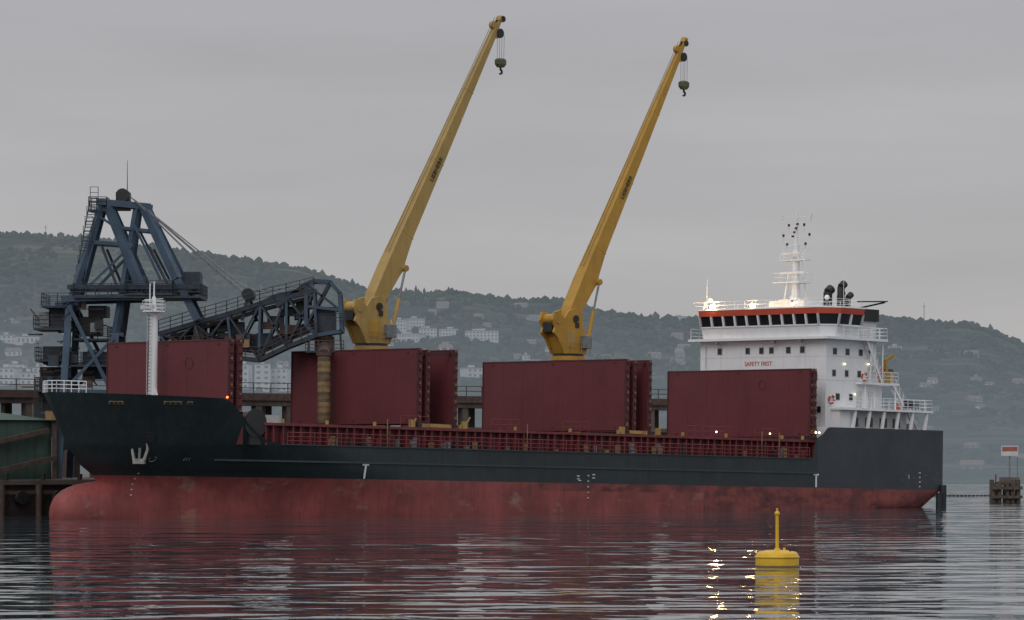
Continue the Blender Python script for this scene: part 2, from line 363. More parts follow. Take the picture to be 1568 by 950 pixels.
# ---------------- cranes
def crane(name,u0,v0,mat,root,dz=0):
    b=MB(); P=lambda a,l,z:(u0+a,v0+l,z)
    b.cyl(P(0,0,4.4),P(0,0,13.6),1.35,1.35,mat,20); b.cyl(P(0,0,13.6),P(0,0,14.0),1.65,1.65,mat,20)
    b.cyl(P(0,0,14.0),P(0,0,14.25),1.5,1.5,'black',20)
    prof=[(-1.45,14.2),(1.45,14.2),(1.75,15.0),(1.7,15.7),(1.2,16.6),(.9,18.2),(.1,18.6),(-.9,18.35),(-1.5,17.6),(-2.2,18.2),(-2.9,18.15),(-3.15,17.4),(-2.75,16.7),(-2.95,16.2),(-2.3,15.6)]
    b.loft([[P(a,-.95,z) for a,z in prof],[P(a,-.7,z) for a,z in prof]],mat)
    b.loft([[P(a,.7,z) for a,z in prof],[P(a,.95,z) for a,z in prof]],mat)
    core=[(-1.3,14.2),(1.3,14.2),(1.3,15.6),(.7,17.0),(-.6,17.6),(-1.9,16.9),(-2.0,15.6)]
    b.loft([[P(a,-.7,z) for a,z in core],[P(a,.7,z) for a,z in core]],mat)
    b.cyl(P(-2.35,-1.0,17.5),P(-2.35,1.0,17.5),.5,.5,mat,14); b.box(P(-2.5,0,16.7),(.8,1.2,.9),'black')
    b.box(P(1.3,1.1,15.4),(1.2,.5,1.2),'steel')
    b.box(P(-.6,.98,15.6),(1.1,.06,1.5),'yeld' if mat=='yel' else 'yel'); b.box(P(.2,1.0,17.0),(.5,.08,.5),'black')
    b.rail([P(-1.8,1.2,14.3),P(1.8,1.2,14.3),P(1.8,-1.2,14.3)],1.0,mat,.9,.035,2)
    b.cyl(P(.0,-1.1,17.6),P(0,1.1,17.6),.35,.35,'black',12)
    rt=V((u0-.1,v0,17.5)); tip=V((u0+15.9,v0,45.9+dz)); d=(tip-rt); L=d.length; d.normalize(); nn=V((d.z,0,-d.x))
    st=[(0,-.55,.55,.62),(1.2,-.8,.7,.66),(4.2,-.85,1.05,.66),(5.0,-.85,1.25,.64),(5.6,-.85,1.0,.62),(8,-.80,.74,.56),(16,-.62,.58,.47),(24,-.45,.42,.37),(30.5,-.30,.28,.28),(31.2,-.28,.28,.26)]
    b.loft([[rt+d*s+nn*t+V((0,-w,0)),rt+d*s+nn*t+V((0,w,0)),rt+d*s+nn*bt+V((0,w,0)),rt+d*s+nn*bt+V((0,-w,0))] for s,t,bt,w in st],mat)
    for s,t in ((8,.87),(16,.68),(24,.5)):
        w=itp([(0,.66),(8,.56),(16,.47),(24,.37)],s); c=rt+d*s
        b.beam(c-nn*t*.93,c+nn*t*.93,.1,2*w+.04,mat,V((0,1,0)))
    hd=rt+d*31.2
    for l in (-.26,.2):
        o=V((0,l,0)); b.beam(hd+o,hd+d*(L-31.2)+o,.1,.5,mat,nn,.08,.3)
    b.beam(hd+d*(L-31.4),hd+d*(L-30.9),.6,.4,mat,nn)
    hs=rt+d*31.0+nn*.55
    b.beam(rt+d*30.4+nn*.1,hs+nn*.2,.5,.55,mat,d); b.cyl(hs+V((0,-.35,0)),hs+V((0,.35,0)),.45,.45,'black',16)
    b.cyl(rt+d*31.3-nn*.45+V((0,-.2,0)),rt+d*31.3-nn*.45+V((0,.2,0)),.36,.36,mat,14); b.box(rt+d*31.3-nn*.4,(.5,.5,.5),mat)
    b.cyl(rt+d*32.4+nn*.2+V((0,-.3,0)),rt+d*32.4+nn*.2+V((0,.3,0)),.3,.3,'black',14)
    for l in (-.2,.2): b.cyl(rt+d*5.5-nn*1.0+V((0,l,0)),rt+d*32.2-nn*.45+V((0,l,0)),.03,.03,'black',4,False)
    for l in (-.95,.95):
        c1=V(P(1.55,l,15.0)); c2=rt+d*5.0+nn*1.15+V((0,l*.85,0))
        m=c1.lerp(c2,.55); b.cyl(c1,m,.2,.2,mat,10); b.cyl(m,c2,.11,.11,'steel',10); b.cyl(c2-V((0,.18,0)),c2+V((0,.18,0)),.3,.3,mat,10)
    b.beam(P(1.8,-1,15),P(1.8,1,15),.3,.3,mat)
    b.out('slewing_column_and_boom',root,True,bevel=.03)
    h=MB(); hx=hs+nn*.25+V((.15,0,0))
    zb=hx.z-2.35
    for du in (-.32,.3):
        for l in (-.15,.15): h.cyl((hx.x+du,hx.y+l,hx.z),(hx.x+du*.9,hx.y+l,zb),.022,.022,'black',4,False)
    h.loft([[(hx.x+s*x,hx.y+l,z) for s,x,l,z in ((-1,w,-t,zz),(1,w,-t,zz),(1,w,t,zz),(-1,w,t,zz))] for w,t,zz in ((.32,.2,zb+.15),(.5,.28,zb),(.5,.28,zb-.4),(.28,.2,zb-.7))],'olive')
    h.cyl((hx.x,hx.y-.3,zb-.2),(hx.x,hx.y+.3,zb-.2),.3,.3,'olive',12); h.cyl((hx.x,hx.y,zb-.7),(hx.x,hx.y,zb-.95),.1,.1,'black',8)
    for k in range(6):
        a=math.pi/2-k*.62; a2=a-.62; c=V((hx.x,hx.y,zb-1.12)); h.beam(c+V((math.cos(a),0,math.sin(a)))*.2,c+V((math.cos(a2),0,math.sin(a2)))*.2,.15,.15,'black')
    h.out('hook_block',root,True)
    s=15.2; c=rt+d*s+V((0,.50,0))
    X=V((d.x,0,d.z)); Yv=V((-d.z,0,d.x)); Z=X.cross(Yv)
    mt=Matrix(((X.x,Yv.x,Z.x,c.x),(X.y,Yv.y,Z.y,-c.y-.03),(X.z,Yv.z,Z.z,c.z),(0,0,0,1)))
    text('boom_lettering','LIEBHERR',.62,'black',root,mt)
for nm,u0,mt,dz in (('deck_crane_forward',42.1,'yel',-.4),('deck_crane_aft',67.9,'yeld',0)):
    e=empty(nm); e.parent=ship; crane(nm,u0,-7.5,mt,e,dz)
# ---------------- accommodation
b=MB()
b.box2((87.6,-8.2,6.6),(95.2,8.2,16.15),'white'); b.box2((95.2,-7.0,6.6),(97.6,7.0,12.0),'white'); b.box2((88.6,-9.2,6.62),(90.8,9.2,9.3),'white')
b.box2((90.8,-8.0,6.62),(99.5,8.6,9.3),'whited')
b.box2((86.7,-9.1,16.15),(95.9,9.1,16.4),'white')
b.box2((92.2,-8.9,11.9),(98.0,8.9,12.1),'white'); b.box2((88.4,-9.8,9.3),(102.2,9.8,9.5),'white')
b.box2((86.4,-8.2,6.6),(87.6,8.2,7.6),'white')
def rg(d,z): return [(87.2-d,-7.7,z),(87.2-d,7.7,z),(88.5,8.8+d,z),(92.0,8.8+d,z),(92.0,-8.8-d,z),(88.5,-8.8-d,z)]
b.loft([rg(-.25,16.4),rg(.12,17.6)],'white'); b.loft([rg(.06,17.6),rg(.28,18.65)],'glass')
b.loft([rg(.45,18.62),rg(.55,19.2)],'orange'); b.loft([rg(.57,19.2),rg(.55,19.34)],'white')
lo=rg(.13,17.55); hi=rg(.36,18.66)
for i in range(6):
    j=(i+1)%6; Ln=(V(lo[j])-V(lo[i])).length; n=max(1,round(Ln/1.55))
    for k in range(n+1):
        a=V(lo[i]).lerp(V(lo[j]),k/n); c=V(hi[i]).lerp(V(hi[j]),k/n); b.beam(a,c,.22,.16,'white')
    b.beam(lo[i],lo[j],.1,.12,'white')
b.box2((92,-6,16.4),(94.5,6,18.9),'white')
for v in (-5.5,-2.7,0,2.8,5.6): b.box((87.595,v,11.8),(.012,.03,8.4),'whited')
for z in (9.6,12.2,14.5): b.box((87.594,0,z),(.014,16.3,.04),'whited'); b.box((91.4,8.206,z),(7.5,.014,.04),'whited')
b.rail([(86.9,-8.9,16.4),(88.3,-9.05,16.4),(95.8,-9.05,16.4),(95.8,9.05,16.4),(89.2,9.05,16.4)],1.05,'white',1.0)
b.rail([(87,-8.6,19.34),(87,7.6,19.34),(88.3,8.9,19.34),(92,8.9,19.34),(92,-8.6,19.34),(87,-8.6,19.34)],.75,'white',1.3,.025,2)
b.rail([(92.4,8.8,12.1),(97.9,8.8,12.1),(97.9,-8.8,12.1)],1.05,'white',1.0)
b.rail([(89,9.7,9.5),(102.1,9.7,9.5),(102.1,-9.7,9.5),(89,-9.7,9.5)],1.05,'white',.9)
b.rail([(86.4,-8.1,7.6),(86.4,8.1,7.6)],1,'white',1.2)
for u in (90,92.2,94.4,96.6,98.8,101): b.beam((u,9.55,6.6),(u+.5,9.55,9.3),.22,.3,'white'); b.beam((u,-9.55,6.6),(u+.5,-9.55,9.3),.22,.3,'white')
for u in (91.2,93.4,95.6,97.6): b.box((u+.3,8.63,8.2),(1.1,.06,.9),'glass')
for v in (8.7,-8.7):
    for u in (93,97.6): b.cyl((u,v,9.5),(u,v,11.9),.07,.07,'white',6)
    for u in (93.8,95.6): b.cyl((u,v,12.1),(u,v,16.15),.07,.07,'white',6)
for (u0_,z0_,u1_,z1_) in ((99.2,9.5,97.0,12.1),(95.4,12.1,93.0,16.3),(101.8,6.6,99.8,9.4)):
    for dv in (8.35,8.85): b.beam((u0_,dv,z0_),(u1_,dv,z1_),.06,.2,'white')
    for i in range(9):
        t=i/8; b.box((u0_+(u1_-u0_)*t,8.6,z0_+(z1_-z0_)*t),(.25,.5,.05),'whited')
    b.rail([(u0_,8.85,z0_),(u1_,8.85,z1_)],.95,'white',.8,.03,2)
def win(u,v,z,w,h,face):
    if face=='f': b.box((u-.012,v,z),(.03,w+.14,h+.14),'whited'); b.box((u-.02,v,z),(.04,w,h),'glass')
    else: b.box((u,v+.012,z),(w+.14,.03,h+.14),'whited'); b.box((u,v+.02,z),(w,.04,h),'glass')
for v in (-5.6,-1.9,-.1,1.2,3.4,5.2): win(87.6,v,15.15,.55,.6,'f')
for v in (6.9,): win(87.6,v,12.5,.5,.6,'f')
for v in (6.7,7.4): win(87.6,v,9.3,.45,.6,'f')
for u in (88.9,90.8,92.8,94.2): win(u,8.2,15.0,.55,.6,'s')
for u in (88.8,90.7,92.6): win(u,8.2,12.9,.5,.6,'s')
for u in (89.4,91.4): win(u,8.2,10.6,.55,.6,'s')
for u,z in ((94.2,12.95),(92.6,10.4),(94.4,10.4)): b.box((u,8.22,z),(.8,.06,1.7),'whited')
for v,z in ((-7.4,13.5),(-6,11)): b.cyl((87.5,v,z),(87.5,v,z+2.2),.05,.05,'whited',5)
def life(c):
    for i in range(14):
        a=2*math.pi*i/14;a2=2*math.pi*(i+1)/14
        b.beam((c[0]+.38*math.cos(a),c[1],c[2]+.38*math.sin(a)),(c[0]+.38*math.cos(a2),c[1],c[2]+.38*math.sin(a2)),.14,.14,'orange' if i%4 else 'white')
life((88.4,8.32,10.3)); life((92.5,8.98,12.6))
for v in (-5.4,2,5.5): b.box((86.9,v,15.95),(.3,.4,.25),'steel')
for u,v,z in ((90.3,8.25,13.8),(93.8,8.3,13.9),(91.8,8.3,10.9)): b.sph((u,v+.1,z),.08,'lamps',8)
b.box((92.4,0,19.8),(2.6,4.6,.9),'white')
for u,v in ((90,6.2),(88.3,-7.6),(88.4,3.1)): b.cyl((u,v,19.3),(u,v,20.2),.12,.12,'steel',8); b.sph((u,v,20.35),.25,'white',10)
b.cyl((87.9,-7.7,19.3),(87.9,-7.7,22.6),.03,.02,'white',4); b.cyl((90.6,7.8,19.3),(90.6,7.8,23.5),.03,.02,'white',4)
b.out('accommodation_block',ship,True,bevel=.02)
text('safety_lettering','SAFETY FIRST',.6,'orange',ship,Matrix(((0,0,-1,87.57),(-1,0,0,.5),(0,1,0,13.85),(0,0,0,1))))
b=MB(); b.sph((86.75,-5.9,19.55),.27,'lampw',12); b.cyl((86.95,-5.9,19.3),(86.8,-5.9,19.5),.08,.08,'steel',6)
b.sph((86.75,-.7,19.6),.19,'lampw2',12); b.sph((86.75,4.6,19.6),.12,'lampw2',12); b.sph((84.6,-1,6.9),.1,'lamps',8)
for u in (70.6,78.2): b.sph((u,9.35,6.75),.09,'lamps',8)
for u in (84.6,85.1): b.sph((u,9.6,7.0),.1,'lamps',8)
b.out('deck_lamps',ship,True)
b=MB(); mu=92.5
for du,dv in ((-.8,-.8),(.8,-.8),(.8,.8),(-.8,.8)): b.beam((mu+du,dv,20.2),(mu+du*.6,dv*.6,23.0),.16,.16,'white')
b.box((mu,0,20.3),(2.4,2.4,.15),'white'); b.box((mu,-.5,22.1),(2.0,3.4,.12),'white'); b.rail([(mu-1.0,-2.2,22.15),(mu-1.0,1.2,22.15),(mu+1.0,1.2,22.15),(mu+1.0,-2.2,22.15),(mu-1.0,-2.2,22.15)],.9,'white',.9,.025,2)
b.cyl((mu,0,20.2),(mu,0,25.9),.48,.3,'white',12); b.cyl((mu,0,25.9),(mu,0,29.2),.18,.1,'white',8)
b.box((mu,0,24.3),(1.1,3.4,.1),'white'); b.rail([(mu-.55,-1.7,24.35),(mu-.55,1.7,24.35)],.55,'white',.7,.025,2)
b.box((mu-.8,0,24.95),(.18,2.4,.2),'white'); b.box((mu-.5,0,23.05),(.2,3.2,.2),'white')
for z,w in ((25.8,1.2),(26.7,1.7),(27.7,1.0),(28.6,1.9)):
    b.beam((mu,-w,z),(mu,w,z),.06,.06,'white')
    for s in (-1,1):
        b.box((mu,s*w,z+.13),(.16,.16,.26),'black' if z<28 else 'white'); b.cyl((mu,s*w,z),(mu,s*w,z-.45),.03,.03,'whited',5)
for s in (-1,1):
    b.beam((mu,s*1.7,24.4),(mu,s*1.75,28.6),.04,.04,'white'); b.cyl((mu,s*1.2,28.6),(mu,s*1.2,29.5),.03,.03,'white',4)
for k in range(4): b.box((mu-.2,-.3+.2*k,26.7+.4*k),(.2,.18,.18),'black')
b.cyl((mu+.4,.5,23),(mu+.4,.5,28.2),.03,.03,'white',4)
b.out('signal_mast',ship,True)
b=MB()
b.box2((95.3,-.5,9.5),(99.6,4.5,18.4),'whited'); b.box2((95.2,-.6,18.4),(99.8,4.7,19.6),'black')
for u,v,r,z in ((96.0,1.2,.45,21.3),(96.6,2.4,.38,21.8),(97.6,1.4,.3,21.0),(96.5,3.4,.3,20.7)):
    b.cyl((u,v,19.5),(u,v,z),r,r,'black',12); b.cyl((u,v,z),(u+.5,v,z+.35),r,r*1.05,'black',12)
b.beam((97.0,4.4,20.3),(101.2,4.4,20.5),.5,.12,'black'); b.beam((97.4,3.6,19.6),(101,4.4,20.4),.16,.16,'black')
b.out('funnel',ship,True)
b=MB()
b.box((97.0,8.0,12.7),(1.4,.9,1.2),'yel'); b.beam((97.0,8.2,12.2),(96.4,8.3,14.3),.3,.35,'yeld'); b.beam((96.4,8.3,14.3),(97.6,8.4,14.9),.22,.3,'yeld')
b.cyl((96.3,7.9,13.3),(97.9,7.9,13.3),.3,.3,'black',10); b.box((96.5,7.9,13.0),(.5,.7,1.0),'orange')
b.box((100.6,8.2,7.4),(1.1,1.1,1.6),'whited'); b.cyl((101.3,6,9.5),(101.3,6,10.4),.4,.3,'orange',10)
for u in (99.2,100.5): b.box((u,9.0,10.1),(.8,.6,.7),'black' if u<100 else 'steel')
b.out('rescue_davit',ship,True)
# ------------------------------------------------------------------ QUAY (parallel to the ship)
C=.70710678
def W(u,v,z): return V((X0+C*(u+v), Y0+C*(u-v), z))
def qbox(b,u0,u1,v0,v1,z0,z1,mat):
    vs=[W(u,v,z) for u in (u0,u1) for v in (v0,v1) for z in (z0,z1)]
    b.add(vs,[(0,1,3,2),(4,6,7,5),(0,4,5,1),(2,3,7,6),(0,2,6,4),(1,5,7,3)],mat)
b=MB()
qbox(b,-70,118,-95,-12.9,-3,2.7,'wall'); qbox(b,-70,118.3,-95.3,-12.6,2.7,3.1,'conc')
for i in range(46):
    u=-68+i*4.0; b.cyl(W(u,-12.55,-2),W(u,-12.55,2.7),.3,.3,'rust',8)
    b.cyl(W(u+2,-12.75,1.6),W(u+2,-12.2,1.6),.6,.6,'black',14)
    b.cyl(W(u+1,-13.2,3.1),W(u+1,-13.2,3.6),.2,.25,'black',8)
qbox(b,-70,118,-12.62,-12.5,1.9,2.2,'rust')
b.out('quay',None,False,W(0,-12.6,0))
b=MB()
qbox(b,-60,115,-35,-31,10.0,10.9,'conc'); qbox(b,-60,115,-31.0,-30.7,10.5,11.2,'rust'); qbox(b,-60,115,-34,-31.5,7.3,7.8,'rust')
for i in range(44):
    u=-59+i*4; qbox(b,u,u+.8,-31.8,-31.1,3.1,10,'conc'); qbox(b,u,u+.8,-34.9,-34.2,3.1,10,'conc')
    b.beam(W(u+.4,-31.0,7.8),W(u+4.4,-31.0,7.8),.3,.4,'conc')
    if i%3==0: qbox(b,u+1.2,u+3.2,-33,-31.3,7.8,9.1,'whited')
b.rail([W(-60,-30.9,11.2),W(115,-30.9,11.2)],1,'rust',2.2,.05,2)
b.out('conveyor_trestle',None,False,W(0,-32,3.1))
b=MB()
qbox(b,-30,12.9,-32,-17,3.1,8.3,'green')
vs=[W(-30.3,-32.3,8.3),W(-30.3,-16.7,8.3),W(-30.3,-24.5,9.0),W(13.2,-32.3,8.3),W(13.2,-16.7,8.3),W(13.2,-24.5,9.0)]
b.add(vs,[(0,1,2),(3,5,4),(0,2,5,3),(1,4,5,2),(0,3,4,1)],'green')
for i in range(43): qbox(b,-30+i,-29.93+i,-17,-16.94,3.2,8.2,'green')
b.beam(W(-10,-16.4,3.4),W(12,-16.4,7.4),.4,.4,'rust'); b.beam(W(4,-16,3.5),W(12.5,-16,5.0),.35,.4,'rust')
b.beam(W(12.9,-16.6,3.1),W(12.9,-16.6,9.3),.4,.4,'rust'); b.beam(W(4.9,-16.6,3.1),W(4.9,-16.6,9.3),.3,.3,'rust')
b.box(W(12.4,-16.4,8.7),(1.0,.8,.8),'belt')
b.out('green_cargo_shed',None,False,W(-10,-24,3.1))
# ------------------------------------------------------------------ SHIP LOADER
LY=343.0; k=LY/F
def D(a,c,dy=0.0): return V(((a-784)*k, LY+dy, EYE+(690-c)*k))
b=MB()
def both(p,q,w,mat,off=3.0,off2=None):
    off2=off if off2 is None else off2; w*=.80
    for s in (-1,1): b.beam(D(*p,s*off),D(*q,s*off2),w,w,mat)
both((158,314),(112,470),.62,'blue',.8,3); both((112,470),(98,732),.75,'blue',3,4.5)
both((212,316),(182,512),.62,'blue',.8,3); both((182,512),(176,735),.75,'blue',3,4.5)
both((168,318),(222,446),.85,'blue',.9,3)
both((222,318),(276,430),.85,'blue',.9,3); both((276,430),(306,492),.8,'blue',3)
both((150,310),(232,318),.7,'blue',.9); both((150,373),(207,377),.4,'blue',1.8); both((185,350),(240,356),.35,'blue',1.4)
both((205,378),(140,442),.28,'blue',2,3); both((110,442),(305,442),.5,'blued',3.2); both((100,460),(250,456),.7,'blue',3.2)
both((112,470),(176,600),.4,'blue',3.4); both((180,520),(104,600),.35,'blue',3.4); both((100,600),(178,602),.5,'blue',3.6); both((98,640),(176,642),.5,'blue',3.9)
both((205,340),(250,430),.2,'blue',1.6,3); both((150,330),(182,352),.25,'blue',1.2); both((160,380),(184,440),.22,'blued',2,3); both((232,380),(262,440),.2,'blued',2,3)
for a,c,o in ((158,314,.8),(212,316,.8),(150,373,1.8),(112,442,3.2),(182,442,3.2),(240,442,3.2),(300,442,3.2),(112,470,3),(182,512,3),(100,600,3.6),(178,600,3.6),(306,490,3)):
    b.beam(D(a,c,-o),D(a,c,o),.35,.35,'blue')
b.box(D(189,309),(1.2,1.6,1.6),'black'); b.cyl(D(189,300,-1),D(189,300,1),.6,.6,'black',14)
b.cyl(D(195,296),D(195,246),.045,.02,'black',5)
def plat(a0,a1,c,dy=3.6,mat='blued',th=.18):
    p=D(a0,c,-dy); q=D(a1,c,dy); b.box2((p.x,p.y,p.z-th),(q.x,q.y,p.z),mat)
    b.rail([(p.x,p.y,p.z),(q.x,p.y,p.z),(q.x,q.y,p.z),(p.x,q.y,p.z),(p.x,p.y,p.z)],1.1,'blued',1.1,.04,3)
plat(138,165,322,1.2); plat(120,312,456,3.8); plat(58,112,504,3.2); plat(70,118,470,3); plat(60,100,552,3); plat(60,110,598,3.4); plat(118,170,520,3); plat(200,270,452,3.9); plat(110,172,560,3.4)
for a,c,w,h,m in ((290,434,2.1,1.9,'blued'),(92,488,1.6,1.9,'blued'),(72,490,1.0,1.3,'steel'),(88,545,2.2,1.6,'black'),(85,580,2.4,2.0,'black'),(140,500,1.8,1.6,'black'),(150,560,2.4,2.4,'blued'),(152,478,1.6,1.0,'black'),(210,430,1.2,.9,'blued'),(255,436,1.2,.8,'steel'),(80,640,3.0,3.4,'black'),(130,660,3.4,3.4,'blued')):
    b.box(D(a,c),(w,3.2,h),m)
random.seed(21)
for i in range(60):
    a=random.uniform(62,178); c=random.uniform(462,640); dy=random.uniform(-3.6,-1)
    if random.random()<.5: b.box(D(a,c,dy),(random.uniform(.3,1.1),.6,random.uniform(.3,1.0)),random.choice(['blued','black','rust','steel','blue']))
    else: b.beam(D(a,c,dy),D(a+random.uniform(-25,25),c+random.choice([0,0,18,-18]),dy),.12,.12,random.choice(['blued','blue','rust']))
for dx in (0,12):
    b.cyl(D(142+dx,306,-2),D(118+dx,440,-2),.05,.05,'blued',5)
for i in range(28):
    t=i/27; b.cyl(D(142-24*t,306+134*t,-2),D(154-24*t,306+134*t,-2),.035,.035,'blued',4,False)
    if i%3==0: b.rail([D(142-24*t,306+134*t,-2),D(154-24*t,306+134*t,-2)],1,'blued',1,.03,2)
for i in range(9): b.cyl(D(120-i*1.5,456+i*18,-3.4),D(104-i*1.5,474+i*18,-3.4),.07,.07,'blued',5)
for o in (-1.4,1.4):
    for e in ((382,446),(372,450),(300,398)):
        b.cyl(D(203,304,o),D(*e,o),.045,.045,'steel',5)
    b.cyl(D(240,335,o),D(378,452,o),.045,.045,'steel',5); b.cyl(D(382,446,o),D(470,440,o),.045,.045,'steel',5)
b.cyl(D(381,452,-1.5),D(381,452,1.5),.55,.55,'black',14)
b.beam(D(381,455,-1.2),D(372,492,-1.2),.3,.3,'blued'); b.beam(D(381,455,1.2),D(392,492,1.2),.3,.3,'blued')
b.out('portal_and_a_frame',None,False,D(190,735,0)); po=bpy.data.objects['portal_and_a_frame']
b=MB()
top=[(246,512),(300,496),(350,482),(400,466),(440,456),(482,446)]
bot=[(262,536),(310,534),(358,548),(398,552),(440,532),(486,514)]
for o in (-1.6,1.6):
    for ch,w in ((top,.36),(bot,.36)):
        for p,q in zip(ch[:-1],ch[1:]): b.beam(D(*p,o),D(*q,o),w,w,'blued')
    for i in range(len(top)):
        b.beam(D(*top[i],o),D(*bot[i],o),.22,.22,'blue')
        if i<5: b.beam(D(*top[i],o),D(*bot[i+1],o),.18,.18,'blued'); b.beam(D(*bot[i],o),D(*top[i+1],o),.18,.18,'blued')
    fr=[(470,436),(482,431),(506,433),(521,450),(524,508),(486,514),(470,500),(470,436)]
    for p,q in zip(fr[:-1],fr[1:]): b.beam(D(*p,o),D(*q,o),.32,.32,'blue')
    b.beam(D(470,470,o),D(522,476,o),.25,.25,'blue'); b.beam(D(470,436,o),D(522,476,o),.2,.2,'blued'); b.beam(D(506,433,o),D(470,500,o),.2,.2,'blued')
    for p,q in (((425,470),(470,436)),((400,466),(430,452)),((430,452),(470,448))): b.beam(D(*p,o),D(*q,o),.35,.35,'blued')
for p in top+bot+[(482,431),(506,433),(521,450),(524,508)]: b.beam(D(*p,-1.6),D(*p,1.6),.3,.3,'blued')
for p,q in zip(top[:-1],top[1:]):
    b.beam(D(p[0],p[1]+9,0),D(q[0],q[1]+9,0),2.4,.25,'black'); b.rail([D(p[0],p[1]-1,-2.1),D(q[0],q[1]-1,-2.1)],1.1,'blued',.9,.04,3)
for p,q in zip(bot[:-1],bot[1:]):
    b.beam(D(p[0],p[1],0),D(q[0],q[1],0),3.0,.2,'black'); b.rail([D(p[0],p[1],-1.9),D(q[0],q[1],-1.9)],1.1,'rust',1.0,.04,3)
    b.beam(D(p[0],p[1]-18,.5),D(q[0],q[1]-18,.5),1.2,.9,'blued')
random.seed(3)
for i in range(34):
    t=random.random(); a=300+t*180; c=itp([(300,515),(400,510),(480,478)],a)+random.uniform(-16,16)
    b.box(D(a,c,random.uniform(-1.2,1.2)),(random.uniform(.5,1.5),random.uniform(.6,1.6),random.uniform(.4,1.2)),random.choice(['black','blued','blued','rust']))
b.box(D(379,527,-1.8),(.6,.5,.7),'belt'); b.box(D(370,520,-1.9),(.7,.3,.8),'rust')
b.box(D(498,490),(1.9,2.4,2.2),'blued'); b.box(D(497,528),(1.7,1.7,1.4),'rust'); b.cyl(D(497,500),D(497,535),.75,.65,'rust',14)
b.rail([D(470,540,-2.2),D(528,540,-2.2)],1,'rust',1,.04,3)
b.box2(tuple(D(470,541,-2.3)),tuple(D(528,538,2.3)),'blued'); b.rail([D(500,500,-2),D(530,498,-2)],1,'blued',.8,.04,3)
b.beam(D(474,514,-1.5),D(474,540,-1.5),.2,.2,'blued'); b.beam(D(522,508,-1.5),D(524,540,-1.5),.2,.2,'blued')
b.out('conveyor_boom',None,False,D(190,735,0)); bo=bpy.data.objects['conveyor_boom']
b=MB()
cx=W(30.4,-.8,0); c=V((cx.x,LY-3.4,0))
for i in range(20):
    z=8.1+i*.30; b.cyl((c.x,c.y,z),(c.x,c.y,z+.30),.55+.04*(i%2),.60-.03*(i%2),'belt' if (i//3)%2 else 'beltd',16)
b.cyl((c.x,c.y,14.1),tuple(D(497,530,0)),.5,.68,'rust',14); b.cyl((c.x,c.y,14.0),(c.x,c.y,14.3),.7,.7,'rust',14)
b.out('chute',None,False,D(190,735,0)); co=bpy.data.objects['chute']
ld=empty('ship_loader',D(190,735,0))
for o in (po,bo,co): o.location=(0,0,0); o.parent=ld
# ------------------------------------------------------------------ TERRAIN
RID=[(-1400,420),(-900,385),(-300,352),(0,360),(60,362),(130,366),(250,384),(350,397),(460,412),(520,432),(570,448),(640,452),(700,450),(780,461),(860,462),(920,479),(1000,490),(1060,491),(1150,497),(1250,503),(1330,486),(1400,493),(1490,499),(1540,518),(1568,530),(1750,566),(2500,650),(3200,670)]
SH,HS,RY=650.0,1500.0,5000.0
def elev(px,Y):
    if Y<=HS:
        z=itp([(SH-30,-2),(SH,.2),(SH+25,1.6),(1000,3.2),(HS,6.5)],Y)
        return z+noise.noise(V((px*.01,Y*.01,0)))*.4*(1 if Y>SH+20 else 0)
    t=(Y-HS)/(RY-HS); rid=itp(RID,px)
    y0=690-(6.5-EYE)*F/HS
    if t<=1:
        y=y0+(rid-y0)*t**.8; w=math.sin(math.pi*min(1,t))
        y+=w*(noise.noise(V((px*.006,t*3,1)))*22+noise.noise(V((px*.02,t*9,4)))*8)
        return EYE+(690-y)*Y/F
    return (EYE+(690-rid)*RY/F)*(1-.25*(t-1)) + noise.noise(V((px*.02,t*6,4)))*3
b=MB(); pxs=[-1400+16*i for i in range(288)]
Ys=[SH-30,SH,SH+12,SH+25,720,800,900,1000,1200,1400,1500]+[HS+(RY-HS)*(i/46) for i in range(1,47)]+[5200,5600,6200,7000]
vs=[((px-784)/F*Y,Y,elev(px,Y)) for px in pxs for Y in Ys]; n=len(Ys)
b.v=[V(p) for p in vs]
for i in range(len(pxs)-1):
    for j in range(n-1): b.f.append([i*n+j,(i+1)*n+j,(i+1)*n+j+1,i*n+j+1])
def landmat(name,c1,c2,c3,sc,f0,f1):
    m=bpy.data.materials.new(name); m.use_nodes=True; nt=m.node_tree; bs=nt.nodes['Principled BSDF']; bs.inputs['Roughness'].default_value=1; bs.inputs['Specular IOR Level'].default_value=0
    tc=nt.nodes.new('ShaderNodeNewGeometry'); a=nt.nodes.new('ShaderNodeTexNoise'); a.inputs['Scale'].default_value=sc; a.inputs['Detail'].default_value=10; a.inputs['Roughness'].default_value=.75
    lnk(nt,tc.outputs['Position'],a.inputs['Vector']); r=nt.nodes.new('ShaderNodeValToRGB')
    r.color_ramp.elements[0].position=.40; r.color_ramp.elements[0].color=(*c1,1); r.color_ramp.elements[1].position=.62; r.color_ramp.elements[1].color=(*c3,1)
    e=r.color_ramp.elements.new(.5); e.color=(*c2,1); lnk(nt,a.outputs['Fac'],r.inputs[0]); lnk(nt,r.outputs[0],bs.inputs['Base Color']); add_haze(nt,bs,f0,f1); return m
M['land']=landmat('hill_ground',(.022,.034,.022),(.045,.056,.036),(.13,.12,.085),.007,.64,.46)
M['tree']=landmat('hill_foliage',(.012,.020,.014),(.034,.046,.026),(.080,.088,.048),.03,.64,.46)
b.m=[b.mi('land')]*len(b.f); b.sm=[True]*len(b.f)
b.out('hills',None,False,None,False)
ico=bmesh.new(); bmesh.ops.create_icosphere(ico,subdivisions=1,radius=1); iv=[v.co.copy() for v in ico.verts]; iface=[[v.index for v in f.verts] for f in ico.faces]; ico.free()
b=MB(); random.seed(11); b.mi('tree')
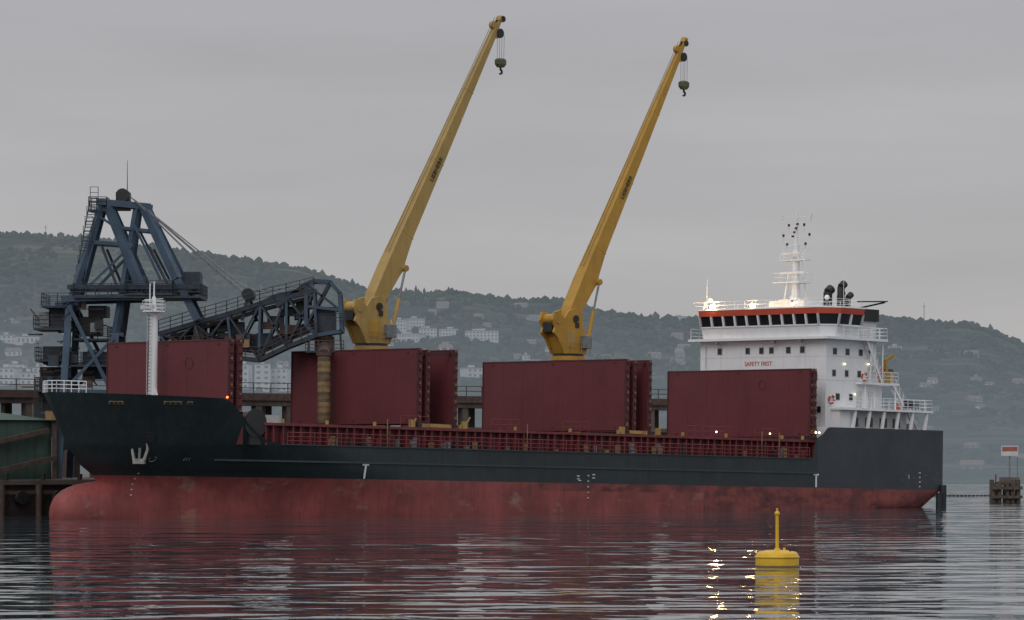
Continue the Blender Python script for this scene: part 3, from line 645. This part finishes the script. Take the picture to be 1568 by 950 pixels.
def crown(px,Y,r,hh=1.0):
    x=(px-784)/F*Y; z=elev(px,Y); o=len(b.v); sd=random.random()*99
    for p in iv:
        q=1+noise.noise(p*1.4+V((sd,0,0)))*.7
        b.v.append(V((x+p.x*r*q,Y+p.y*r*q,z+r*.4*hh+p.z*r*q*hh)))
    for f in iface: b.f.append([i+o for i in f])
px=-500
while px<2100:
    crown(px,RY-random.random()*60,random.uniform(2.5,5.5)*(1 if random.random()>.06 else 1.5),random.uniform(.7,1.2)); px+=random.uniform(1.5,4)
for i in range(11000):
    t=random.random()**.7; Y=HS+300+(RY-HS-350)*t; px=random.uniform(-100,1700)
    if noise.noise(V((px*.014,t*11,7)))<-.10+.3*(random.random()-.5): continue
    crown(px,Y,random.uniform(2.0,5.2)*(.5+.5*t),random.uniform(.6,1.2))
for p0,h in ((622,3.0),(629,2.4),(637,3.6),(641,2.6),(650,2.8),(70,3),(1205,2)): crown(p0,RY-20,2.4,h)
for i in range(200):
    crown(random.uniform(1380,1800),random.uniform(800,1500),random.uniform(.8,2.0),random.uniform(.6,1.0))
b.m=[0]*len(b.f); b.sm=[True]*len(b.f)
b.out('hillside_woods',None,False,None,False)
def ground(px,y):
    Y=SH+30
    while Y<RY:
        if 690-(elev(px,Y)-EYE)*F/Y<=y: return Y
        Y+=12
    return RY-30
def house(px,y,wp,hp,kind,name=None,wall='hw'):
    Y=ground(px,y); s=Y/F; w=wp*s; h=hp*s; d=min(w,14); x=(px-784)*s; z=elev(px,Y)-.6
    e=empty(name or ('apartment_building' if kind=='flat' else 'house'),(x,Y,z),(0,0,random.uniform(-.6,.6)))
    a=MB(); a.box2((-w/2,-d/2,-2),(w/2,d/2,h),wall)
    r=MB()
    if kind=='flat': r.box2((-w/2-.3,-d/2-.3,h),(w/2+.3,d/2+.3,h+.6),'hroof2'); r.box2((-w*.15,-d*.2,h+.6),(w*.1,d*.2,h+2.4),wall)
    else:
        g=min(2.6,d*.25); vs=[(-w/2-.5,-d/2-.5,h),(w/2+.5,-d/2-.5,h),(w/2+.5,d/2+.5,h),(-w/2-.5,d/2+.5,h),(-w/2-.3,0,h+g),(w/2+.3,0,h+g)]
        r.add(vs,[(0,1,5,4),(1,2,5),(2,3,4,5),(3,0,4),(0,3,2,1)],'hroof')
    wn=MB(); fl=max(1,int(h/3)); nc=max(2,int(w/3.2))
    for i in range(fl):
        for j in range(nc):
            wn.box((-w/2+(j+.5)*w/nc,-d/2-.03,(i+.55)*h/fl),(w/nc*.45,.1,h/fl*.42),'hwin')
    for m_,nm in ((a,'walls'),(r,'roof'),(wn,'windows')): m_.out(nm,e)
random.seed(5)
HL=[(12,590,34,26,'flat'),(44,590,26,20,'flat'),(24,570,30,12,'flat'),(58,586,16,24,'flat'),(10,526,28,12,'flat'),(40,528,34,12,'flat'),(20,545,22,8,'g'),
 (374,596,20,38,'flat'),(402,600,24,42,'flat'),(430,600,26,36,'flat'),(452,590,20,26,'flat'),(350,560,22,12,'g'),
 (612,512,24,22,'flat'),(634,508,28,20,'flat'),(655,519,26,16,'flat'),(625,524,50,12,'flat'),(690,514,30,10,'flat'),(738,522,50,15,'flat'),(728,513,24,6,'flat'),(722,578,26,14,'flat'),
 (1040,488,34,7,'flat'),(575,575,26,12,'flat'),(1488,718,30,10,'g'),(1560,708,26,10,'g'),(1430,702,22,8,'g')]
def cluster(n,x0,x1,y0,y1):
    for i in range(n):
        HL.append((random.uniform(x0,x1),random.uniform(y0,y1),random.uniform(9,20),random.uniform(4,8),'flat' if random.random()<.3 else 'g'))
cluster(12,0,150,495,590); cluster(16,590,860,500,560); cluster(5,660,860,462,500); cluster(6,990,1060,490,560); cluster(9,1380,1568,590,690); cluster(5,1370,1568,530,590); cluster(4,300,460,560,600)
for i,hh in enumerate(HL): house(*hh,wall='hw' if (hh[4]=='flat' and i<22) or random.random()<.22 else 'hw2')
b=MB()
for px,hh in ((70,15),(1415,26),(1083,9)):
    x=(px-784)/F*RY; z=elev(px,RY); b.cyl((x,RY,z),(x,RY,z+hh),.5,.25,'steel',5); b.cyl((x-2,RY,z+hh*.8),(x+2,RY,z+hh*.8),.25,.25,'steel',5)
b.out('radio_mast')
# ------------------------------------------------------------------ WATER
m=bpy.data.materials.new('sea_water'); m.use_nodes=True; nt=m.node_tree; bs=nt.nodes['Principled BSDF']
bs.inputs['Base Color'].default_value=(.032,.050,.060,1); bs.inputs['Roughness'].default_value=.025; bs.inputs['IOR'].default_value=1.333
geo=nt.nodes.new('ShaderNodeNewGeometry')
def wn(sx,sy,sc,det,rg=.5,off=0,dist=0):
    mp=nt.nodes.new('ShaderNodeMapping'); mp.inputs['Scale'].default_value=(sx,sy,1); mp.inputs['Rotation'].default_value=(0,0,off); lnk(nt,geo.outputs['Position'],mp.inputs[0])
    a=nt.nodes.new('ShaderNodeTexNoise'); a.inputs['Scale'].default_value=sc; a.inputs['Detail'].default_value=det; a.inputs['Roughness'].default_value=rg; a.inputs['Distortion'].default_value=dist; lnk(nt,mp.outputs[0],a.inputs['Vector']); return a.outputs['Fac']
def math_(op,a,b_):
    n_=nt.nodes.new('ShaderNodeMath'); n_.operation=op
    for i,x in enumerate((a,b_)):
        if isinstance(x,(int,float)): n_.inputs[i].default_value=x
        else: lnk(nt,x,n_.inputs[i])
    return n_.outputs[0]
swell=wn(.10,.13,1,1,.5,.05,.5); rip=wn(.22,.30,1,1,.5,-.06,.4); fine=wn(.7,.9,1,2,.5,.12); calm=wn(.006,.02,1,3,.5,0)
hgt=math_('ADD',math_('MULTIPLY',swell,.36),math_('ADD',math_('MULTIPLY',rip,.20),math_('MULTIPLY',fine,.022)))
mr=nt.nodes.new('ShaderNodeMapRange'); mr.inputs[1].default_value=.35; mr.inputs[2].default_value=.65; mr.inputs[3].default_value=.6; mr.inputs[4].default_value=1.15; lnk(nt,calm,mr.inputs[0])
hgt=math_('MULTIPLY',hgt,mr.outputs[0])
bp=nt.nodes.new('ShaderNodeBump'); bp.inputs['Distance'].default_value=1.0; bp.inputs['Strength'].default_value=1.0; lnk(nt,hgt,bp.inputs['Height']); lnk(nt,bp.outputs[0],bs.inputs['Normal'])
M['water']=m
b=MB(); b.add([(-9000,-500,0),(9000,-500,0),(9000,9000,0),(-9000,9000,0)],[(0,1,2,3)],'water'); b.out('water',None,False,None,False)
# ------------------------------------------------------------------ BUOY
by=EYE*F/178; s=by/F; bx=(1190-784)*s
b=MB(); b.rev([(.75,-.6),(1.0,-.45),(1.05,-.1),(1.06,.02),(1.06,.5),(1.02,.62),(.92,.72),(.6,.79),(.12,.81)],(0,0,0),'buoy',40)
b.rev([(1.075,.42),(1.10,.44),(1.10,.5),(1.075,.52)],(0,0,0),'buoy',40); b.rev([(1.055,-.12),(1.075,-.1),(1.075,.03),(1.06,.07)],(0,0,0),'beltd',40)
e=empty('mooring_buoy',(bx,by,0)); b.out('float',e)
b=MB(); b.cyl((0,0,.8),(0,0,2.5),.085,.08,'buoy',12); b.cyl((0,0,2.5),(0,0,2.85),.05,.05,'buoy',8); b.sph((0,0,2.58),.13,'buoy',10)
b.cyl((0,0,.8),(0,0,.9),.16,.13,'buoy',12); b.box((.35,.1,.82),(.12,.12,.2),'buoy'); b.box((.6,-.4,.8),(.1,.1,.14),'black')
b.out('pole',e)
# ------------------------------------------------------------------ DOLPHIN, pipeline, beacon
dy=EYE*F/78; s=dy/F; dx=(1540-784)*s; random.seed(9)
b=MB()
for i in range(5):
    for j in range(3):
        h=1.6+random.random()*.9; x=-1.4+i*.7+random.uniform(-.1,.1); y=-.9+j*.9
        b.cyl((x,y,-2),(x+random.uniform(-.1,.1),y,h),.24,.22,'wood',8)
b.box((0,-1.25,1.5),(3.4,.25,.35),'wood'); b.box((0,-1.25,.5),(3.4,.25,.3),'wood'); b.box((-.3,0,2.0),(1.6,1.5,.3),'wood'); b.cyl((-1.1,0,1.6),(-1.1,0,3.0),.08,.08,'wood',6); b.cyl((1.3,0,1.6),(1.3,0,4.9),.06,.05,'steel',6)
b.out('mooring_dolphin',None,False,None).location=(dx,dy,0)
b=MB(); yy=EYE*F/70
for i in range(30): b.cyl(((1380+i*6-784)*yy/F,yy,.05),((1385+i*6-784)*yy/F,yy,.05),.13,.13,'black',8)
b.out('floating_boom')
yy=640; s=yy/F; b=MB()
b.cyl((0,0,-1),(0,0,6),.15,.12,'steel',8); b.box((0,-.1,5.6),(2.8,.2,1.7),'whited'); b.box((0,-.22,5.9),(2.5,.06,.7),'board'); b.box((0,.3,.4),(3,3,1.6),'conc')
b.out('navigation_board').location=((1546-784)*s,yy,0)
# ------------------------------------------------------------------ WORLD / LIGHT
w=bpy.data.worlds.new('World'); scene.world=w; w.use_nodes=True; nt=w.node_tree; nt.nodes.clear()
SE,SA=math.radians(38),math.radians(205)
sky=nt.nodes.new('ShaderNodeTexSky'); sky.sky_type='NISHITA'; sky.sun_disc=False; sky.sun_elevation=SE; sky.sun_rotation=SA; sky.air_density=1.5; sky.dust_density=5
b1=nt.nodes.new('ShaderNodeBackground'); b1.inputs[1].default_value=.07; lnk(nt,sky.outputs[0],b1.inputs[0])
tc=nt.nodes.new('ShaderNodeTexCoord'); sx=nt.nodes.new('ShaderNodeSeparateXYZ'); lnk(nt,tc.outputs['Generated'],sx.inputs[0])
rp=nt.nodes.new('ShaderNodeValToRGB'); lnk(nt,sx.outputs['Z'],rp.inputs[0]); el=rp.color_ramp.elements
el[0].position=0; el[0].color=(.455,.452,.455,1); el[1].position=1; el[1].color=(.96,.98,1,1)
for p,c in ((.03,(.47,.462,.46)),(.07,(.45,.445,.46)),(.12,(.43,.43,.455)),(.35,(.60,.62,.66))):
    e=el.new(p); e.color=(*c,1)
mp=nt.nodes.new('ShaderNodeMapping'); mp.inputs['Scale'].default_value=(3.0,3.0,22); mp.inputs['Rotation'].default_value=(0,.05,0); lnk(nt,tc.outputs['Generated'],mp.inputs[0])
cn=nt.nodes.new('ShaderNodeTexNoise'); cn.inputs['Scale'].default_value=1.8; cn.inputs['Detail'].default_value=5; lnk(nt,mp.outputs[0],cn.inputs['Vector'])
cm=nt.nodes.new('ShaderNodeMapRange'); cm.inputs[1].default_value=.3; cm.inputs[2].default_value=.7; cm.inputs[3].default_value=.93; cm.inputs[4].default_value=1.07; lnk(nt,cn.outputs['Fac'],cm.inputs[0])
vm=nt.nodes.new('ShaderNodeVectorMath'); vm.operation='SCALE'; lnk(nt,rp.outputs[0],vm.inputs[0]); lnk(nt,cm.outputs[0],vm.inputs['Scale'])
b2=nt.nodes.new('ShaderNodeBackground'); b2.inputs[1].default_value=1.0; lnk(nt,vm.outputs[0],b2.inputs[0])
ms=nt.nodes.new('ShaderNodeMixShader'); ms.inputs[0].default_value=.95; lnk(nt,b1.outputs[0],ms.inputs[1]); lnk(nt,b2.outputs[0],ms.inputs[2])
wo=nt.nodes.new('ShaderNodeOutputWorld'); lnk(nt,ms.outputs[0],wo.inputs[0])
sl=bpy.data.lights.new('sun','SUN'); sl.energy=.6; sl.angle=math.radians(30); sl.color=(1,.98,.96)
so=bpy.data.objects.new('sun',sl); scene.collection.objects.link(so)
dirv=V((-math.sin(math.radians(25))*math.cos(SE),-math.cos(math.radians(25))*math.cos(SE),math.sin(SE)))
so.rotation_euler=dirv.to_track_quat('Z','Y').to_euler()
# ------------------------------------------------------------------ CAMERA
cam=bpy.data.cameras.new('camera'); co_=bpy.data.objects.new('camera',cam); scene.collection.objects.link(co_)
co_.location=(0,0,EYE); co_.rotation_euler=(math.radians(90),0,0); cam.sensor_width=36; cam.lens=F/1568*36; cam.shift_y=(690-475)/1568
cam.clip_start=1; cam.clip_end=20000; scene.camera=co_
scene.view_settings.view_transform='Standard'; scene.view_settings.look='None'; scene.view_settings.exposure=0
